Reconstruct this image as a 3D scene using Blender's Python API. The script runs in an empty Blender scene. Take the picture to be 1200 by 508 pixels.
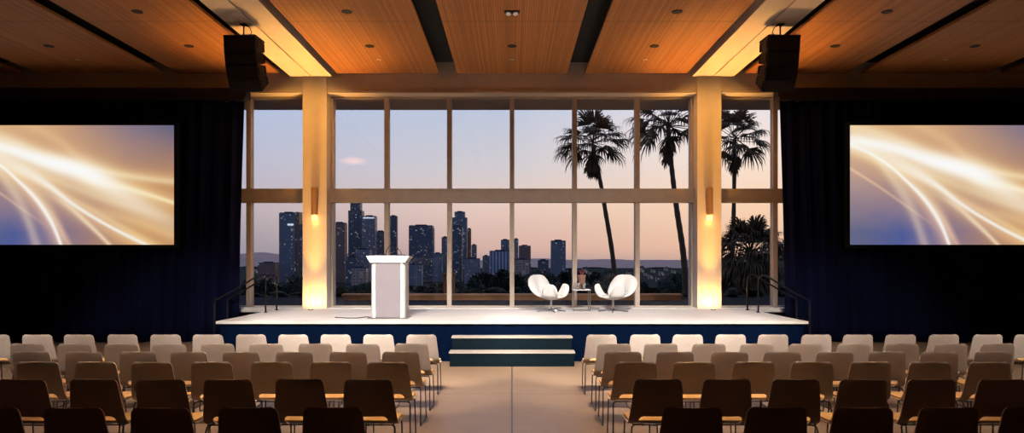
import bpy, bmesh, math, random
from mathutils import Vector, Matrix, Euler
R = math.radians
PI = math.pi
scene = bpy.context.scene
COL = scene.collection
F, HZ, CH = 800.0, 307.0, 1.88      # focal length in px (1200 wide), horizon row, camera height


def at(px, py, Y):
    return Vector(((px - 600) * Y / F, Y, CH + (HZ - py) * Y / F))


def lin(r, g, b):
    def f(c):
        c /= 255.0
        return c / 12.92 if c <= 0.04045 else ((c + 0.055) / 1.055) ** 2.4
    return (f(r), f(g), f(b), 1.0)


# ------------------------------------------------------------------ materials
class NT:
    def __init__(s, tree):
        s.t = tree; s.n = tree.nodes; s.l = tree.links

    def node(s, typ, **kw):
        n = s.n.new(typ)
        for k, v in kw.items():
            setattr(n, k, v)
        return n

    def put(s, sock, v):
        if hasattr(v, 'is_linked'):
            s.l.new(v, sock)
        else:
            sock.default_value = v

    def m(s, op, a, b=None, c=None, clamp=False):
        n = s.node('ShaderNodeMath', operation=op); n.use_clamp = clamp
        s.put(n.inputs[0], a)
        if b is not None: s.put(n.inputs[1], b)
        if c is not None: s.put(n.inputs[2], c)
        return n.outputs[0]

    def mix(s, fac, a, b, blend='MIX'):
        n = s.node('ShaderNodeMix', data_type='RGBA', blend_type=blend)
        s.put(n.inputs[0], fac); s.put(n.inputs[6], a); s.put(n.inputs[7], b)
        return n.outputs[2]

    def ramp(s, fac, pts, interp='LINEAR'):
        n = s.node('ShaderNodeValToRGB'); cr = n.color_ramp; cr.interpolation = interp
        while len(cr.elements) < len(pts): cr.elements.new(0.5)
        for e, (p, c) in zip(cr.elements, pts):
            e.position = p; e.color = c
        s.put(n.inputs[0], fac)
        return n.outputs[0]

    def curve(s, x, pts):
        n = s.node('ShaderNodeFloatCurve'); c = n.mapping.curves[0]
        n.mapping.use_clip = False
        while len(c.points) < len(pts): c.points.new(0.5, 0.5)
        for p, (a, b) in zip(c.points, pts):
            p.location = (a, b)
        n.mapping.update()
        s.put(n.inputs['Value'], x)
        return n.outputs[0]

    def noise(s, vec, scale, detail=3, rough=.55):
        n = s.node('ShaderNodeTexNoise'); n.inputs['Scale'].default_value = scale
        n.inputs['Detail'].default_value = detail; n.inputs['Roughness'].default_value = rough
        if vec is not None: s.l.new(vec, n.inputs['Vector'])
        return n.outputs[0]


def mat(name, color, rough=.6, metal=0.0, spec=.5, noise=0.0, nscale=8.0, bump=0.0, emit=None, estr=0.0):
    m = bpy.data.materials.new(name); m.use_nodes = True
    nt = NT(m.node_tree); b = nt.n['Principled BSDF']
    b.inputs['Base Color'].default_value = color
    b.inputs['Roughness'].default_value = rough
    b.inputs['Metallic'].default_value = metal
    b.inputs['Specular IOR Level'].default_value = spec
    tc = nt.node('ShaderNodeTexCoord')
    if noise or bump:
        f = nt.noise(tc.outputs['Object'], nscale, 4)
        if noise:
            dk = tuple(c * (1 - noise) for c in color[:3]) + (1,)
            lt = tuple(min(1, c * (1 + noise)) for c in color[:3]) + (1,)
            nt.l.new(nt.ramp(f, [(.3, dk), (.7, lt)]), b.inputs['Base Color'])
        if bump:
            bp = nt.node('ShaderNodeBump'); bp.inputs['Strength'].default_value = bump; bp.inputs['Distance'].default_value = .01
            nt.l.new(f, bp.inputs['Height']); nt.l.new(bp.outputs[0], b.inputs['Normal'])
    if emit:
        b.inputs['Emission Color'].default_value = emit
        b.inputs['Emission Strength'].default_value = estr
    return m


M = {}
M['plaster'] = mat('plaster', lin(232, 220, 206), .8, noise=.05, nscale=3)
M['beam'] = mat('beam_paint', lin(226, 214, 200), .75, noise=.04, nscale=2)
M['dark_wall'] = mat('dark_wall', lin(36, 36, 40), .9, noise=.1, nscale=2)
M['deck_black'] = mat('slot_black', lin(6, 10, 16), .9, noise=.2, nscale=3)
M['bronze'] = mat('bronze_frame', lin(192, 176, 160), .5, .1, noise=.08, nscale=5)
M['curtain'] = mat('navy_velvet', lin(12, 17, 46), .95, spec=.1, noise=.25, nscale=1.5)
M['skirt'] = mat('navy_skirt', lin(2, 16, 40), .95, spec=.05, noise=.1, nscale=6)
M['riser'] = mat('step_riser', lin(9, 24, 32), .85, spec=.1, noise=.1, nscale=6)
M['stage_top'] = mat('stage_laminate', lin(234, 226, 220), .55, noise=.05, nscale=1.2)
M['tread'] = mat('step_tread', lin(186, 176, 166), .5, noise=.05, nscale=4)
M['black'] = mat('black_metal', lin(7, 8, 11), .6, .1, noise=.15, nscale=20)
M['grille'] = mat('speaker_grille', lin(5, 6, 9), .7, .1, noise=.4, nscale=160, bump=.3)
M['chrome'] = mat('chrome', lin(200, 198, 195), .22, 1.0, noise=.03, nscale=20)
M['wire'] = mat('dark_chrome_wire', lin(96, 96, 98), .3, .9, noise=.1, nscale=20)
M['shell'] = mat('taupe_shell', lin(200, 187, 176), .6, noise=.06, nscale=9)
M['ply'] = mat('ply_edge', lin(224, 198, 164), .6, noise=.08, nscale=20)
M['seatpad'] = mat('oak_seat', lin(226, 176, 112), .55, noise=.08, nscale=14)
M['white_fabric'] = mat('white_upholstery', lin(250, 249, 246), .75, noise=.03, nscale=40, bump=.1)
M['lect_white'] = mat('lectern_white', lin(238, 236, 234), .35, noise=.02, nscale=5)
M['lect_panel'] = mat('lectern_panel', lin(152, 143, 149), .4, noise=.04, nscale=4)
M['sconce'] = mat('sconce_bronze', lin(196, 148, 96), .5, .1, noise=.1, nscale=10)
M['sconce_glow'] = mat('sconce_glass', lin(255, 240, 210), .3, emit=lin(255, 225, 160), estr=.9, noise=.1, nscale=60)
M['lens'] = mat('lamp_lens', lin(255, 240, 210), .3, emit=lin(255, 200, 120), estr=3.0, noise=.02)
M['cream'] = mat('sprinkler_white', lin(220, 205, 185), .5, noise=.05)
M['vase'] = mat('brown_vase', lin(128, 92, 78), .5, noise=.15, nscale=12)
M['petal'] = mat('pink_petal', lin(190, 112, 118), .7, noise=.15, nscale=30)
M['slate'] = mat('terrace_slate', lin(22, 28, 36), .9, spec=.05, noise=.3, nscale=.9)
M['tan_stone'] = mat('tan_stone', lin(204, 152, 112), .7, noise=.12, nscale=3)
M['reflection_brown'] = mat('reflection_brown', lin(120, 84, 66), .7, noise=.15, nscale=4)
M['trunk'] = mat('palm_bark', lin(98, 78, 60), .9, noise=.25, nscale=9, bump=.5)
M['frond'] = mat('palm_frond', lin(92, 74, 46), .7, noise=.25, nscale=2)  # brown includes the warm room reflection on the window glass
M['dead'] = mat('dead_frond', lin(96, 70, 46), .85, noise=.25, nscale=3)
M['leaf'] = mat('dark_leaf', lin(44, 54, 42), .75, noise=.3, nscale=1.5)
M['bark'] = mat('tree_bark', lin(60, 50, 42), .9, noise=.2, nscale=6)
M['hill'] = mat('hill_haze', lin(198, 168, 160), 1.0, spec=0, noise=.06, nscale=.004)  # distance haze is mixed into this pale mauve colour
M['earth'] = mat('hillside_scrub', lin(66, 68, 64), 1.0, spec=0, noise=.3, nscale=.08)


def wood_mat(name, c0, c1, pitch):
    m = bpy.data.materials.new(name); m.use_nodes = True
    nt = NT(m.node_tree); b = nt.n['Principled BSDF']
    tc = nt.node('ShaderNodeTexCoord'); sx = nt.node('ShaderNodeSeparateXYZ'); nt.l.new(tc.outputs['Object'], sx.inputs[0])
    fr = nt.m('FRACT', nt.m('DIVIDE', sx.outputs[0], pitch))
    groove = nt.m('LESS_THAN', fr, .3)
    cell = nt.m('FLOOR', nt.m('DIVIDE', sx.outputs[0], pitch))
    wn = nt.node('ShaderNodeTexWhiteNoise', noise_dimensions='1D'); nt.l.new(cell, wn.inputs['W'])
    mp = nt.node('ShaderNodeMapping'); mp.inputs['Scale'].default_value = (14, .8, 1); nt.l.new(tc.outputs['Object'], mp.inputs[0])
    g = nt.noise(mp.outputs[0], 1.5, 4)
    f = nt.m('ADD', nt.m('MULTIPLY', wn.outputs[0], .5), nt.m('MULTIPLY', g, .5))
    base = nt.ramp(f, [(.25, c0), (.75, c1)])
    # cross joint between panel lengths
    jy = nt.m('LESS_THAN', nt.m('ABSOLUTE', nt.m('SUBTRACT', sx.outputs[1], 12.7)), .012)
    dark = nt.m('MAXIMUM', nt.m('MULTIPLY', groove, .45), nt.m('MULTIPLY', jy, .8))
    nt.l.new(nt.mix(dark, base, tuple(c * .25 for c in c0[:3]) + (1,)), b.inputs['Base Color'])
    b.inputs['Roughness'].default_value = .6
    bp = nt.node('ShaderNodeBump'); bp.inputs['Strength'].default_value = .4; bp.inputs['Distance'].default_value = .008
    nt.l.new(nt.m('SUBTRACT', 1.0, dark), bp.inputs['Height']); nt.l.new(bp.outputs[0], b.inputs['Normal'])
    return m


M['wood'] = wood_mat('fluted_wood', lin(162, 106, 58), lin(188, 128, 72), .042)


def floor_mat():
    m = bpy.data.materials.new('polished_concrete'); m.use_nodes = True
    nt = NT(m.node_tree); b = nt.n['Principled BSDF']
    tc = nt.node('ShaderNodeTexCoord'); sx = nt.node('ShaderNodeSeparateXYZ'); nt.l.new(tc.outputs['Object'], sx.inputs[0])
    n1 = nt.noise(tc.outputs['Object'], .7, 5, .6); n2 = nt.noise(tc.outputs['Object'], 5.0, 5, .6)
    f = nt.m('ADD', nt.m('MULTIPLY', n1, .65), nt.m('MULTIPLY', n2, .35))
    base = nt.ramp(f, [(.25, lin(144, 116, 90)), (.5, lin(162, 134, 108)), (.8, lin(178, 152, 128))])
    px = nt.m('ABSOLUTE', nt.m('SUBTRACT', nt.m('FRACT', nt.m('ADD', nt.m('DIVIDE', sx.outputs[0], 3.0), .5)), .5))
    py = nt.m('ABSOLUTE', nt.m('SUBTRACT', nt.m('FRACT', nt.m('ADD', nt.m('DIVIDE', nt.m('SUBTRACT', sx.outputs[1], 9.7), 3.0), .5)), .5))
    j = nt.m('LESS_THAN', nt.m('MINIMUM', px, py), .0026)
    nt.l.new(nt.mix(j, base, lin(52, 42, 36)), b.inputs['Base Color'])
    nt.l.new(nt.m('ADD', nt.m('MULTIPLY', n1, .10), .27), b.inputs['Roughness'])
    b.inputs['Specular IOR Level'].default_value = .45
    return m


M['floor'] = floor_mat()


def glass_mat():
    m = bpy.data.materials.new('window_glass'); m.use_nodes = True
    nt = NT(m.node_tree); nt.n.remove(nt.n['Principled BSDF']); out = nt.n['Material Output']
    lw = nt.node('ShaderNodeLayerWeight'); lw.inputs[0].default_value = .5
    fac = nt.m('ADD', nt.m('MULTIPLY', nt.m('POWER', lw.outputs['Facing'], 5.0), .6), .035)
    t = nt.node('ShaderNodeBsdfTransparent'); t.inputs[0].default_value = (.97, .97, .97, 1)
    g = nt.node('ShaderNodeBsdfGlossy'); g.inputs['Roughness'].default_value = 0.0
    mx = nt.node('ShaderNodeMixShader'); nt.l.new(fac, mx.inputs[0]); nt.l.new(t.outputs[0], mx.inputs[1]); nt.l.new(g.outputs[0], mx.inputs[2])
    nt.l.new(mx.outputs[0], out.inputs[0])
    return m


M['glass'] = glass_mat()


def screen_mat():
    m = bpy.data.materials.new('screen_light_trails'); m.use_nodes = True
    nt = NT(m.node_tree); nt.n.remove(nt.n['Principled BSDF']); out = nt.n['Material Output']
    uv = nt.node('ShaderNodeUVMap'); sx = nt.node('ShaderNodeSeparateXYZ'); nt.l.new(uv.outputs[0], sx.inputs[0])
    u = sx.outputs[0]; v = nt.m('SUBTRACT', 1.0, sx.outputs[1])      # v runs down the screen
    # background: four-corner colour wash with soft swirls
    n = nt.noise(uv.outputs[0], 2.2, 2)
    wob = nt.m('MULTIPLY', nt.m('SUBTRACT', n, .5), .25)
    top = nt.ramp(nt.m('ADD', u, wob), [(0, lin(226, 180, 134)), (.45, lin(212, 166, 128)), (.62, lin(176, 142, 128)), (.80, lin(134, 120, 136)), (1, lin(96, 100, 130))])
    midc = nt.ramp(nt.m('ADD', u, wob), [(0, lin(186, 156, 148)), (.35, lin(198, 152, 118)), (.7, lin(208, 158, 110)), (1, lin(200, 146, 100))])
    bot = nt.ramp(nt.m('ADD', u, wob), [(0, lin(102, 104, 136)), (.22, lin(82, 94, 152)), (.40, lin(128, 116, 146)), (.62, lin(160, 126, 122)), (.85, lin(198, 144, 98)), (1, lin(190, 140, 98))])
    c = nt.mix(nt.m('SMOOTH_MIN', nt.m('MULTIPLY', v, 2.0, clamp=True), 1.0, .1), top, midc)
    c = nt.mix(nt.m('MULTIPLY', nt.m('SUBTRACT', nt.m('ADD', v, wob), .42), 2.2, clamp=True), c, bot)
    W, O, A = (1, .96, .87, 1), (1, .55, .2, 1), (1, .72, .4, 1)

    def streak(path, width, amp, colr, sharp=2.0):
        nonlocal c
        d = nt.m('ABSOLUTE', nt.m('DIVIDE', nt.m('SUBTRACT', v, nt.curve(u, path)), nt.curve(u, width)))
        g = nt.m('MULTIPLY', nt.m('EXPONENT', nt.m('MULTIPLY', nt.m('POWER', d, sharp), -1.0)), nt.curve(u, amp), clamp=True)
        c = nt.mix(g, c, colr, 'SCREEN')
    S1 = [(0, .13), (.21, .19), (.385, .30), (.58, .40), (.80, .62), (1, .84)]
    streak(S1, [(0, .12), (.4, .12), (.7, .16), (1, .14)], [(0, .5), (.3, .5), (.6, .6), (.8, .4), (1, .2)], O)
    streak(S1, [(0, .06), (.3, .06), (.55, .085), (.75, .10), (1, .08)], [(0, .85), (.3, .9), (.55, .95), (.72, .55), (1, .12)], W)
    S7 = [(0, .0), (.21, .12), (.40, .25), (.60, .36), (1, .475)]
    streak(S7, [(0, .05), (.4, .045), (.7, .03), (1, .03)], [(0, .5), (.3, .45), (.6, .5), (1, .45)], A)
    streak([(0, -.3), (.30, -.02), (.46, .13), (.60, .32), (1, .44)], [(0, .05), (1, .05)], [(0, 0), (.3, .2), (.5, .25), (.62, .3), (1, .2)], O)
    S9 = [(0, .2), (.45, .36), (.62, .46), (.8, .54), (1, .65)]
    streak(S9, [(0, .03), (.7, .03), (1, .018)], [(0, 0), (.5, .0), (.62, .6), (1, .75)], A)
    streak(S9, [(0, .1), (1, .07)], [(0, 0), (.5, .0), (.62, .4), (1, .4)], O)
    S2 = [(0, .165), (.115, .255), (.275, .48), (.385, .70), (.465, .99), (.50, 1.25), (1, 6)]
    streak(S2, [(0, .022), (.25, .02), (.46, .045), (1, .1)], [(0, .6), (.1, .75), (.3, .9), (.46, .85), (1, 0)], W)
    streak(S2, [(0, .07), (.25, .08), (.46, .16), (1, .1)], [(0, .4), (.3, .5), (.46, .45), (1, 0)], O)
    streak([(0, .1), (.2, .32), (.385, .66), (.5, .99), (.56, 1.25), (1, 5)], [(0, .03), (.4, .05), (.5, .06), (1, .1)], [(0, 0), (.25, .1), (.4, .4), (.5, .45), (1, 0)], O)
    S3 = [(0, .12), (.213, .31), (.373, .46), (.532, .67), (.70, .85), (.867, 1.0), (1, 1.12)]
    streak(S3, [(0, .05), (.3, .05), (.45, .03), (.6, .018), (.87, .02), (1, .02)], [(0, 0), (.15, .3), (.3, .6), (.5, .75), (.7, .8), (1, .7)], W)
    streak(S3, [(0, .09), (.3, .1), (1, .08)], [(0, 0), (.2, .5), (.5, .5), (1, .5)], O)
    streak([(0, .3), (.38, .56), (.48, .65), (.58, .80), (.69, .99), (1, 1.6)], [(0, .02), (.5, .03), (.69, .025), (1, .03)], [(0, 0), (.40, .1), (.5, .5), (.69, .7), (1, 0)], A)
    streak([(0, .36), (.15, .53), (.30, .72), (.4, .85), (1, 2)], [(0, .014), (1, .016)], [(0, .5), (.2, .35), (.32, .2), (.45, 0), (1, 0)], O)
    streak([(0, .0), (.12, .26), (.19, .42), (.274, .64), (.348, .98), (.4, 1.3), (1, 5)], [(0, .05), (.27, .09), (.35, .13), (1, .1)], [(0, 0), (.1, .2), (.2, .4), (.35, .3), (1, 0)], A)
    streak([(0, .3), (.3, .6), (.5, .66), (.7, .74), (1, .93)], [(0, .02), (1, .05)], [(0, 0), (.55, .0), (.75, .3), (1, .3)], O)
    streak([(0, .05), (.25, .30), (.5, .50), (.75, .66), (1, .78)], [(0, .03), (1, .05)], [(0, 0), (.2, .25), (.45, .3), (.7, .3), (1, .15)], A)
    streak([(0, .22), (.3, .42), (.6, .70), (.8, .90), (1, 1.1)], [(0, .03), (1, .03)], [(0, 0), (.15, .35), (.5, .3), (.85, .35), (1, .2)], O)
    streak([(0, .10), (.3, .25), (.55, .375), (.7, .45), (1, .6)], [(0, .02), (.5, .045), (1, .02)], [(0, .2), (.3, .5), (.52, .9), (.68, .35), (.8, 0), (1, 0)], (1, 1, 1, 1))
    e = nt.node('ShaderNodeEmission'); nt.l.new(c, e.inputs[0]); e.inputs[1].default_value = .95
    nt.l.new(e.outputs[0], out.inputs[0])
    return m


M['screen'] = screen_mat()


def tower_mat(name, color, lit, cell=(5, 4.5), stripe=0.0, seed=0.0):
    m = bpy.data.materials.new(name); m.use_nodes = True
    nt = NT(m.node_tree); b = nt.n['Principled BSDF']
    tc = nt.node('ShaderNodeTexCoord'); sx = nt.node('ShaderNodeSeparateXYZ'); nt.l.new(tc.outputs['Object'], sx.inputs[0])
    h = nt.m('ADD', sx.outputs[0], sx.outputs[1])
    cx = nt.m('DIVIDE', h, cell[0]); cz = nt.m('DIVIDE', sx.outputs[2], cell[1])
    cb = nt.node('ShaderNodeCombineXYZ'); nt.l.new(nt.m('FLOOR', cx), cb.inputs[0]); nt.l.new(nt.m('FLOOR', cz), cb.inputs[1]); cb.inputs[2].default_value = seed
    wn = nt.node('ShaderNodeTexWhiteNoise', noise_dimensions='3D'); nt.l.new(cb.outputs[0], wn.inputs['Vector'])
    on = nt.m('GREATER_THAN', wn.outputs['Value'], 1 - lit)
    inx = nt.m('GREATER_THAN', nt.m('FRACT', cx), .3); inz = nt.m('GREATER_THAN', nt.m('FRACT', cz), .35)
    win = nt.m('MULTIPLY', inx, inz)
    g = nt.m('MULTIPLY', on, win)
    pane = tuple(x * .55 for x in color[:3]) + (1,)
    base = nt.mix(win, color, pane)
    if stripe:
        s = nt.m('GREATER_THAN', nt.m('FRACT', nt.m('DIVIDE', h, stripe)), .5)
        base = nt.mix(s, base, tuple(min(1, x * 2.6) for x in color[:3]) + (1,))
    nt.l.new(base, b.inputs['Base Color'])
    b.inputs['Roughness'].default_value = .45
    wn2 = nt.m('FRACT', nt.m('MULTIPLY', wn.outputs['Value'], 37.0))
    nt.l.new(nt.mix(wn2, lin(255, 205, 140), lin(225, 232, 240)), b.inputs['Emission Color'])
    nt.l.new(nt.m('MULTIPLY', g, nt.m('ADD', nt.m('MULTIPLY', nt.m('POWER', wn2, 3.0), .34), .05)), b.inputs['Emission Strength'])
    return m


M['t_blue'] = tower_mat('tower_blue_glass', lin(138, 142, 150), .09, seed=1)
M['t_dark'] = tower_mat('tower_dark_glass', lin(112, 114, 122), .13, seed=2)
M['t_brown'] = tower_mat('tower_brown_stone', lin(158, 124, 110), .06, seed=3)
M['t_grey'] = tower_mat('tower_grey_stone', lin(158, 152, 156), .08, seed=4)
M['t_pale'] = tower_mat('tower_pale_stone', lin(200, 170, 156), .12, (9, 7), seed=5)
M['t_warm'] = tower_mat('tower_warm_lit', lin(170, 126, 92), .10, seed=6)  # warm light on the facade is painted into this colour
M['t_stripe'] = tower_mat('tower_striped_glass', lin(126, 128, 138), .05, stripe=9, seed=7)
M['t_roof'] = mat('tower_roof', lin(70, 74, 86), .8, noise=.1, nscale=.05)
M['t_sign'] = mat('tower_lit_sign', lin(230, 235, 240), .5, emit=lin(225, 232, 240), estr=.8, noise=.02)
M['house'] = tower_mat('house_wall', lin(120, 108, 108), .45, (.3, .28), seed=8)
M['house_roof'] = mat('house_roof', lin(70, 60, 62), .9, noise=.1, nscale=.05)


# ------------------------------------------------------------------ mesh helpers
class MB:
    def __init__(s): s.bm = bmesh.new()

    def box(s, x0, x1, y0, y1, z0, z1, bevel=0.0, rot=None, piv=None):
        vs = bmesh.ops.create_cube(s.bm, size=1)['verts']
        sc = Vector((x1 - x0, y1 - y0, z1 - z0)); ce = Vector(((x0 + x1) / 2, (y0 + y1) / 2, (z0 + z1) / 2))
        for v in vs: v.co = Vector((v.co.x * sc.x, v.co.y * sc.y, v.co.z * sc.z)) + ce
        if bevel:
            es = list({e for v in vs for e in v.link_edges})
            r = bmesh.ops.bevel(s.bm, geom=es, offset=bevel, segments=2, profile=.7, affect='EDGES')
            vs = list({v for f in r['faces'] for v in f.verts} | {v for v in vs if v.is_valid})
        if rot is not None:
            bmesh.ops.rotate(s.bm, verts=vs, cent=piv or ce, matrix=rot.to_3x3())
        return s

    def tube(s, pts, r, seg=10, cap=True):
        pts = [Vector(p) for p in pts]
        rs = r if isinstance(r, (list, tuple)) else [r] * len(pts)
        rings = []; up = None
        for i, p in enumerate(pts):
            d = (pts[min(i + 1, len(pts) - 1)] - pts[max(i - 1, 0)]).normalized()
            if up is None:
                up = Vector((0, 0, 1)) if abs(d.z) < .9 else Vector((0, 1, 0))
            a = (up - d * up.dot(d)).normalized(); b = d.cross(a); up = a
            rings.append([s.bm.verts.new(p + (a * math.cos(2 * PI * k / seg) + b * math.sin(2 * PI * k / seg)) * rs[i]) for k in range(seg)])
        for i in range(len(rings) - 1):
            for k in range(seg):
                s.bm.faces.new((rings[i][k], rings[i][(k + 1) % seg], rings[i + 1][(k + 1) % seg], rings[i + 1][k]))
        if cap:
            s.bm.faces.new(rings[0][::-1]); s.bm.faces.new(rings[-1])
        return s

    def lathe(s, prof, c=(0, 0, 0), seg=24):
        c = Vector(c); rings = []
        for r, z in prof:
            rings.append([s.bm.verts.new(c + Vector((r * math.cos(2 * PI * k / seg), r * math.sin(2 * PI * k / seg), z))) for k in range(seg)])
        for i in range(len(rings) - 1):
            for k in range(seg):
                s.bm.faces.new((rings[i][k], rings[i][(k + 1) % seg], rings[i + 1][(k + 1) % seg], rings[i + 1][k]))
        s.bm.faces.new(rings[0][::-1]); s.bm.faces.new(rings[-1])
        return s

    def grid(s, fn, nu, nv, close=False):
        g = [[s.bm.verts.new(fn(i / nu, j / nv)) for j in range(nv + 1)] for i in range(nu + 1)]
        for i in range(nu):
            for j in range(nv):
                s.bm.faces.new((g[i][j], g[i + 1][j], g[i + 1][j + 1], g[i][j + 1]))
        return s

    def prism(s, poly, y0, y1):       # polygon in (x,z) extruded along y
        a = [s.bm.verts.new((x, y0, z)) for x, z in poly]; b = [s.bm.verts.new((x, y1, z)) for x, z in poly]
        n = len(poly)
        for k in range(n): s.bm.faces.new((a[k], a[(k + 1) % n], b[(k + 1) % n], b[k]))
        s.bm.faces.new(a[::-1]); s.bm.faces.new(b)
        return s

    def prismz(s, poly, z0, z1):      # polygon in (x,y) extruded along z
        a = [s.bm.verts.new((x, y, z0)) for x, y in poly]; b = [s.bm.verts.new((x, y, z1)) for x, y in poly]
        n = len(poly)
        for k in range(n): s.bm.faces.new((a[k], a[(k + 1) % n], b[(k + 1) % n], b[k]))
        s.bm.faces.new(a[::-1]); s.bm.faces.new(b)
        return s

    def build(s, name, material, parent=None, smooth=False, loc=None):
        bmesh.ops.recalc_face_normals(s.bm, faces=s.bm.faces)
        me = bpy.data.meshes.new(name); s.bm.to_mesh(me); s.bm.free()
        me.materials.append(material)
        if smooth:
            for p in me.polygons: p.use_smooth = True
        o = bpy.data.objects.new(name, me); COL.objects.link(o)
        if loc is not None: o.location = loc
        if parent is not None: o.parent = parent
        return o


def smooth_by_angle(o, ang=40):
    me = o.data
    for p in me.polygons: p.use_smooth = True
    bm = bmesh.new(); bm.from_mesh(me)
    for e in bm.edges:
        if len(e.link_faces) == 2 and e.calc_face_angle(0) > R(ang): e.smooth = False
    bm.to_mesh(me); bm.free()
    return o


def tag(o, label=None, cat=None, group=None, kind=None):
    if label: o['label'] = label
    if cat: o['category'] = cat
    if group: o['group'] = group
    if kind: o['kind'] = kind
    return o


def empty(name, loc=(0, 0, 0), rz=0.0):
    o = bpy.data.objects.new(name, None); COL.objects.link(o)
    o.location = loc; o.rotation_euler = (0, 0, rz); o.empty_display_size = .1
    return o


def struct(o, label, cat='structure'):
    return tag(o, label, cat, None, 'structure')


def copy_tree(o, parent=None):
    c = o.copy(); COL.objects.link(c)
    if parent is not None:
        c.parent = parent
    for ch in list(o.children): copy_tree(ch, c)
    return c


ORD = ['first', 'second', 'third', 'fourth', 'fifth', 'sixth', 'seventh', 'eighth', 'ninth', 'tenth', 'eleventh', 'twelfth',
       'thirteenth', 'fourteenth', 'fifteenth', 'sixteenth', 'seventeenth', 'eighteenth', 'nineteenth', 'twentieth']
ORD += ['twenty-' + w for w in ORD[:9]] + ['thirtieth'] + ['thirty-' + w for w in ORD[:9]]

# ------------------------------------------------------------------ room shell
YW = 16.6        # glass plane
YC = 16.2        # column and header front
XW = 14.5
ZP = 6.355       # wood panel underside
struct(MB().box(-XW, XW, -3, 17.0, -.2, 0).build('floor', M['floor']), 'polished tan concrete floor with saw-cut joints', 'floor')
struct(MB().box(-XW, XW, -3, 17.0, 6.62, 6.9).build('ceiling', M['deck_black']), 'black ceiling void above the wood panels', 'ceiling')
struct(MB().box(-XW - .2, -XW, -3, 17.0, 0, 6.62).build('wall_left', M['dark_wall']), 'dark side wall beyond the lectern-side chairs', 'wall')
struct(MB().box(XW, XW + .2, -3, 17.0, 0, 6.62).build('wall_right', M['dark_wall']), 'dark side wall beyond the armchair-side chairs', 'wall')
struct(MB().box(-XW, XW, -3.2, -3, 0, 6.62).build('wall_back', M['dark_wall']), 'dark rear wall of the hall', 'wall')
# header over the windows, with the lower lip
struct(MB().box(-XW, XW, YC, 17.0, 5.93, 6.62).build('wall_front', M['plaster']), 'plaster header wall above the tall windows', 'wall')
for k, (a, b) in enumerate([(-XW, -4.975), (-4.375, 4.375), (4.975, XW)]):
    struct(MB().box(a, b, YC - .035, 16.55, 5.875, 5.93, .008).build('trim_%d' % (k + 1), M['beam']), 'pale ledge trim under the header wall', 'trim')
# side wall sections hidden by the curtains
for k, s in enumerate((-1, 1)):
    a, b = sorted((s * 7.2, s * XW))
    struct(MB().box(a, b, 16.5, 16.9, 0, 5.93).build('wall_front_%s' % ('left', 'right')[k], M['dark_wall']), 'dark wall behind the navy curtain', 'wall')
# columns
for k, s in enumerate((-1, 1)):
    a, b = sorted((s * 4.39, s * 4.96))
    struct(MB().box(a, b, YC - .03, 17.0, 0, 6.279, .006).build('column', M['plaster']),
           ('column with a warm uplight on the lectern side of the stage', 'column with a warm uplight on the armchair side of the stage')[k], 'column')
# ceiling panels
pan = [(-1.304, 1.304, 'over the middle of the stage'), (-4.15, -1.731, 'between centre slot and beam on the lectern side'), (1.731, 4.15, 'between centre slot and beam on the armchair side'),
       (-7.91, -5.53, 'just outside the beam on the lectern side'), (5.53, 7.91, 'just outside the beam on the armchair side'), (-11.2, -8.29, 'second outside the beam on the lectern side'),
       (8.29, 11.2, 'second outside the beam on the armchair side'), (-14.45, -11.6, 'along the wall on the lectern side'), (11.6, 14.45, 'along the wall on the armchair side')]
for a, b, w in pan:
    struct(MB().box(a, b, -2.9, YC, ZP, ZP + .06).build('ceiling_panel', M['wood']), 'fluted wood ceiling panel ' + w, 'ceiling panel')
for k, s in enumerate((-1, 1)):
    root = empty('beam', (s * 4.765, 8, 6.28))
    struct(root, ('painted ceiling beam running to the column on the lectern side', 'painted ceiling beam running to the column on the armchair side')[k], 'beam')
    MB().box(-.495, -.012, -10.9, YC - 8, 0, .33, .006).build('beam_half', M['beam'], root)
    MB().box(.012, .495, -10.9, YC - 8, 0, .33, .006).build('beam_half', M['beam'], root)
    MB().box(-.012, .012, -10.9, YC - 8, .04, .33).build('groove', M['deck_black'], root)

# windows
ZT0, ZT1, ZTOP, ZSILL = 3.31, 3.64, 5.90, .78


def window(name, x0, x1, mulls, label):
    root = struct(empty(name, ((x0 + x1) / 2, YW, ZSILL)), label, 'window')
    cx = (x0 + x1) / 2

    def part(nm, a, b, c, d, e, f, m=M['bronze'], bv=.006):
        return MB().box(a - cx, b - cx, c - YW, d - YW, e - ZSILL, f - ZSILL, bv).build(nm, m, root)
    part('sill', x0, x1, YC + .0, YW + .1, ZSILL - .1, ZSILL - .0, M['stage_top'])
    part('head_frame', x0, x1, YW - .08, YW + .08, ZTOP - .07, ZTOP)
    part('bottom_frame', x0, x1, YW - .05, YW + .08, ZSILL, ZSILL + .03)
    part('transom', x0, x1, YW - .16, YW + .08, ZT0 + .03, ZT1 - .03)
    part('transom_rail', x0, x1, YW - .19, YW + .08, ZT1 - .035, ZT1)
    part('transom_rail', x0, x1, YW - .19, YW + .08, ZT0, ZT0 + .035)
    part('jamb', x0, x0 + .05, YW - .06, YW + .08, ZSILL, ZTOP)
    part('jamb', x1 - .05, x1, YW - .06, YW + .08, ZSILL, ZTOP)
    for mx in mulls:
        part('mullion', mx - .055, mx + .055, YW - .13, YW + .08, ZSILL, ZT0)
        part('mullion', mx - .055, mx + .055, YW - .13, YW + .08, ZT1, ZTOP - .05)
    xs = [x0] + list(mulls) + [x1]
    for a, b in zip(xs, xs[1:]):
        for e, f in ((ZSILL, ZT0), (ZT1, ZTOP)):
            part('pane', a + .045, b - .045, YW - .006, YW + .006, e + .02, f - .02, M['glass'], 0)


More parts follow.
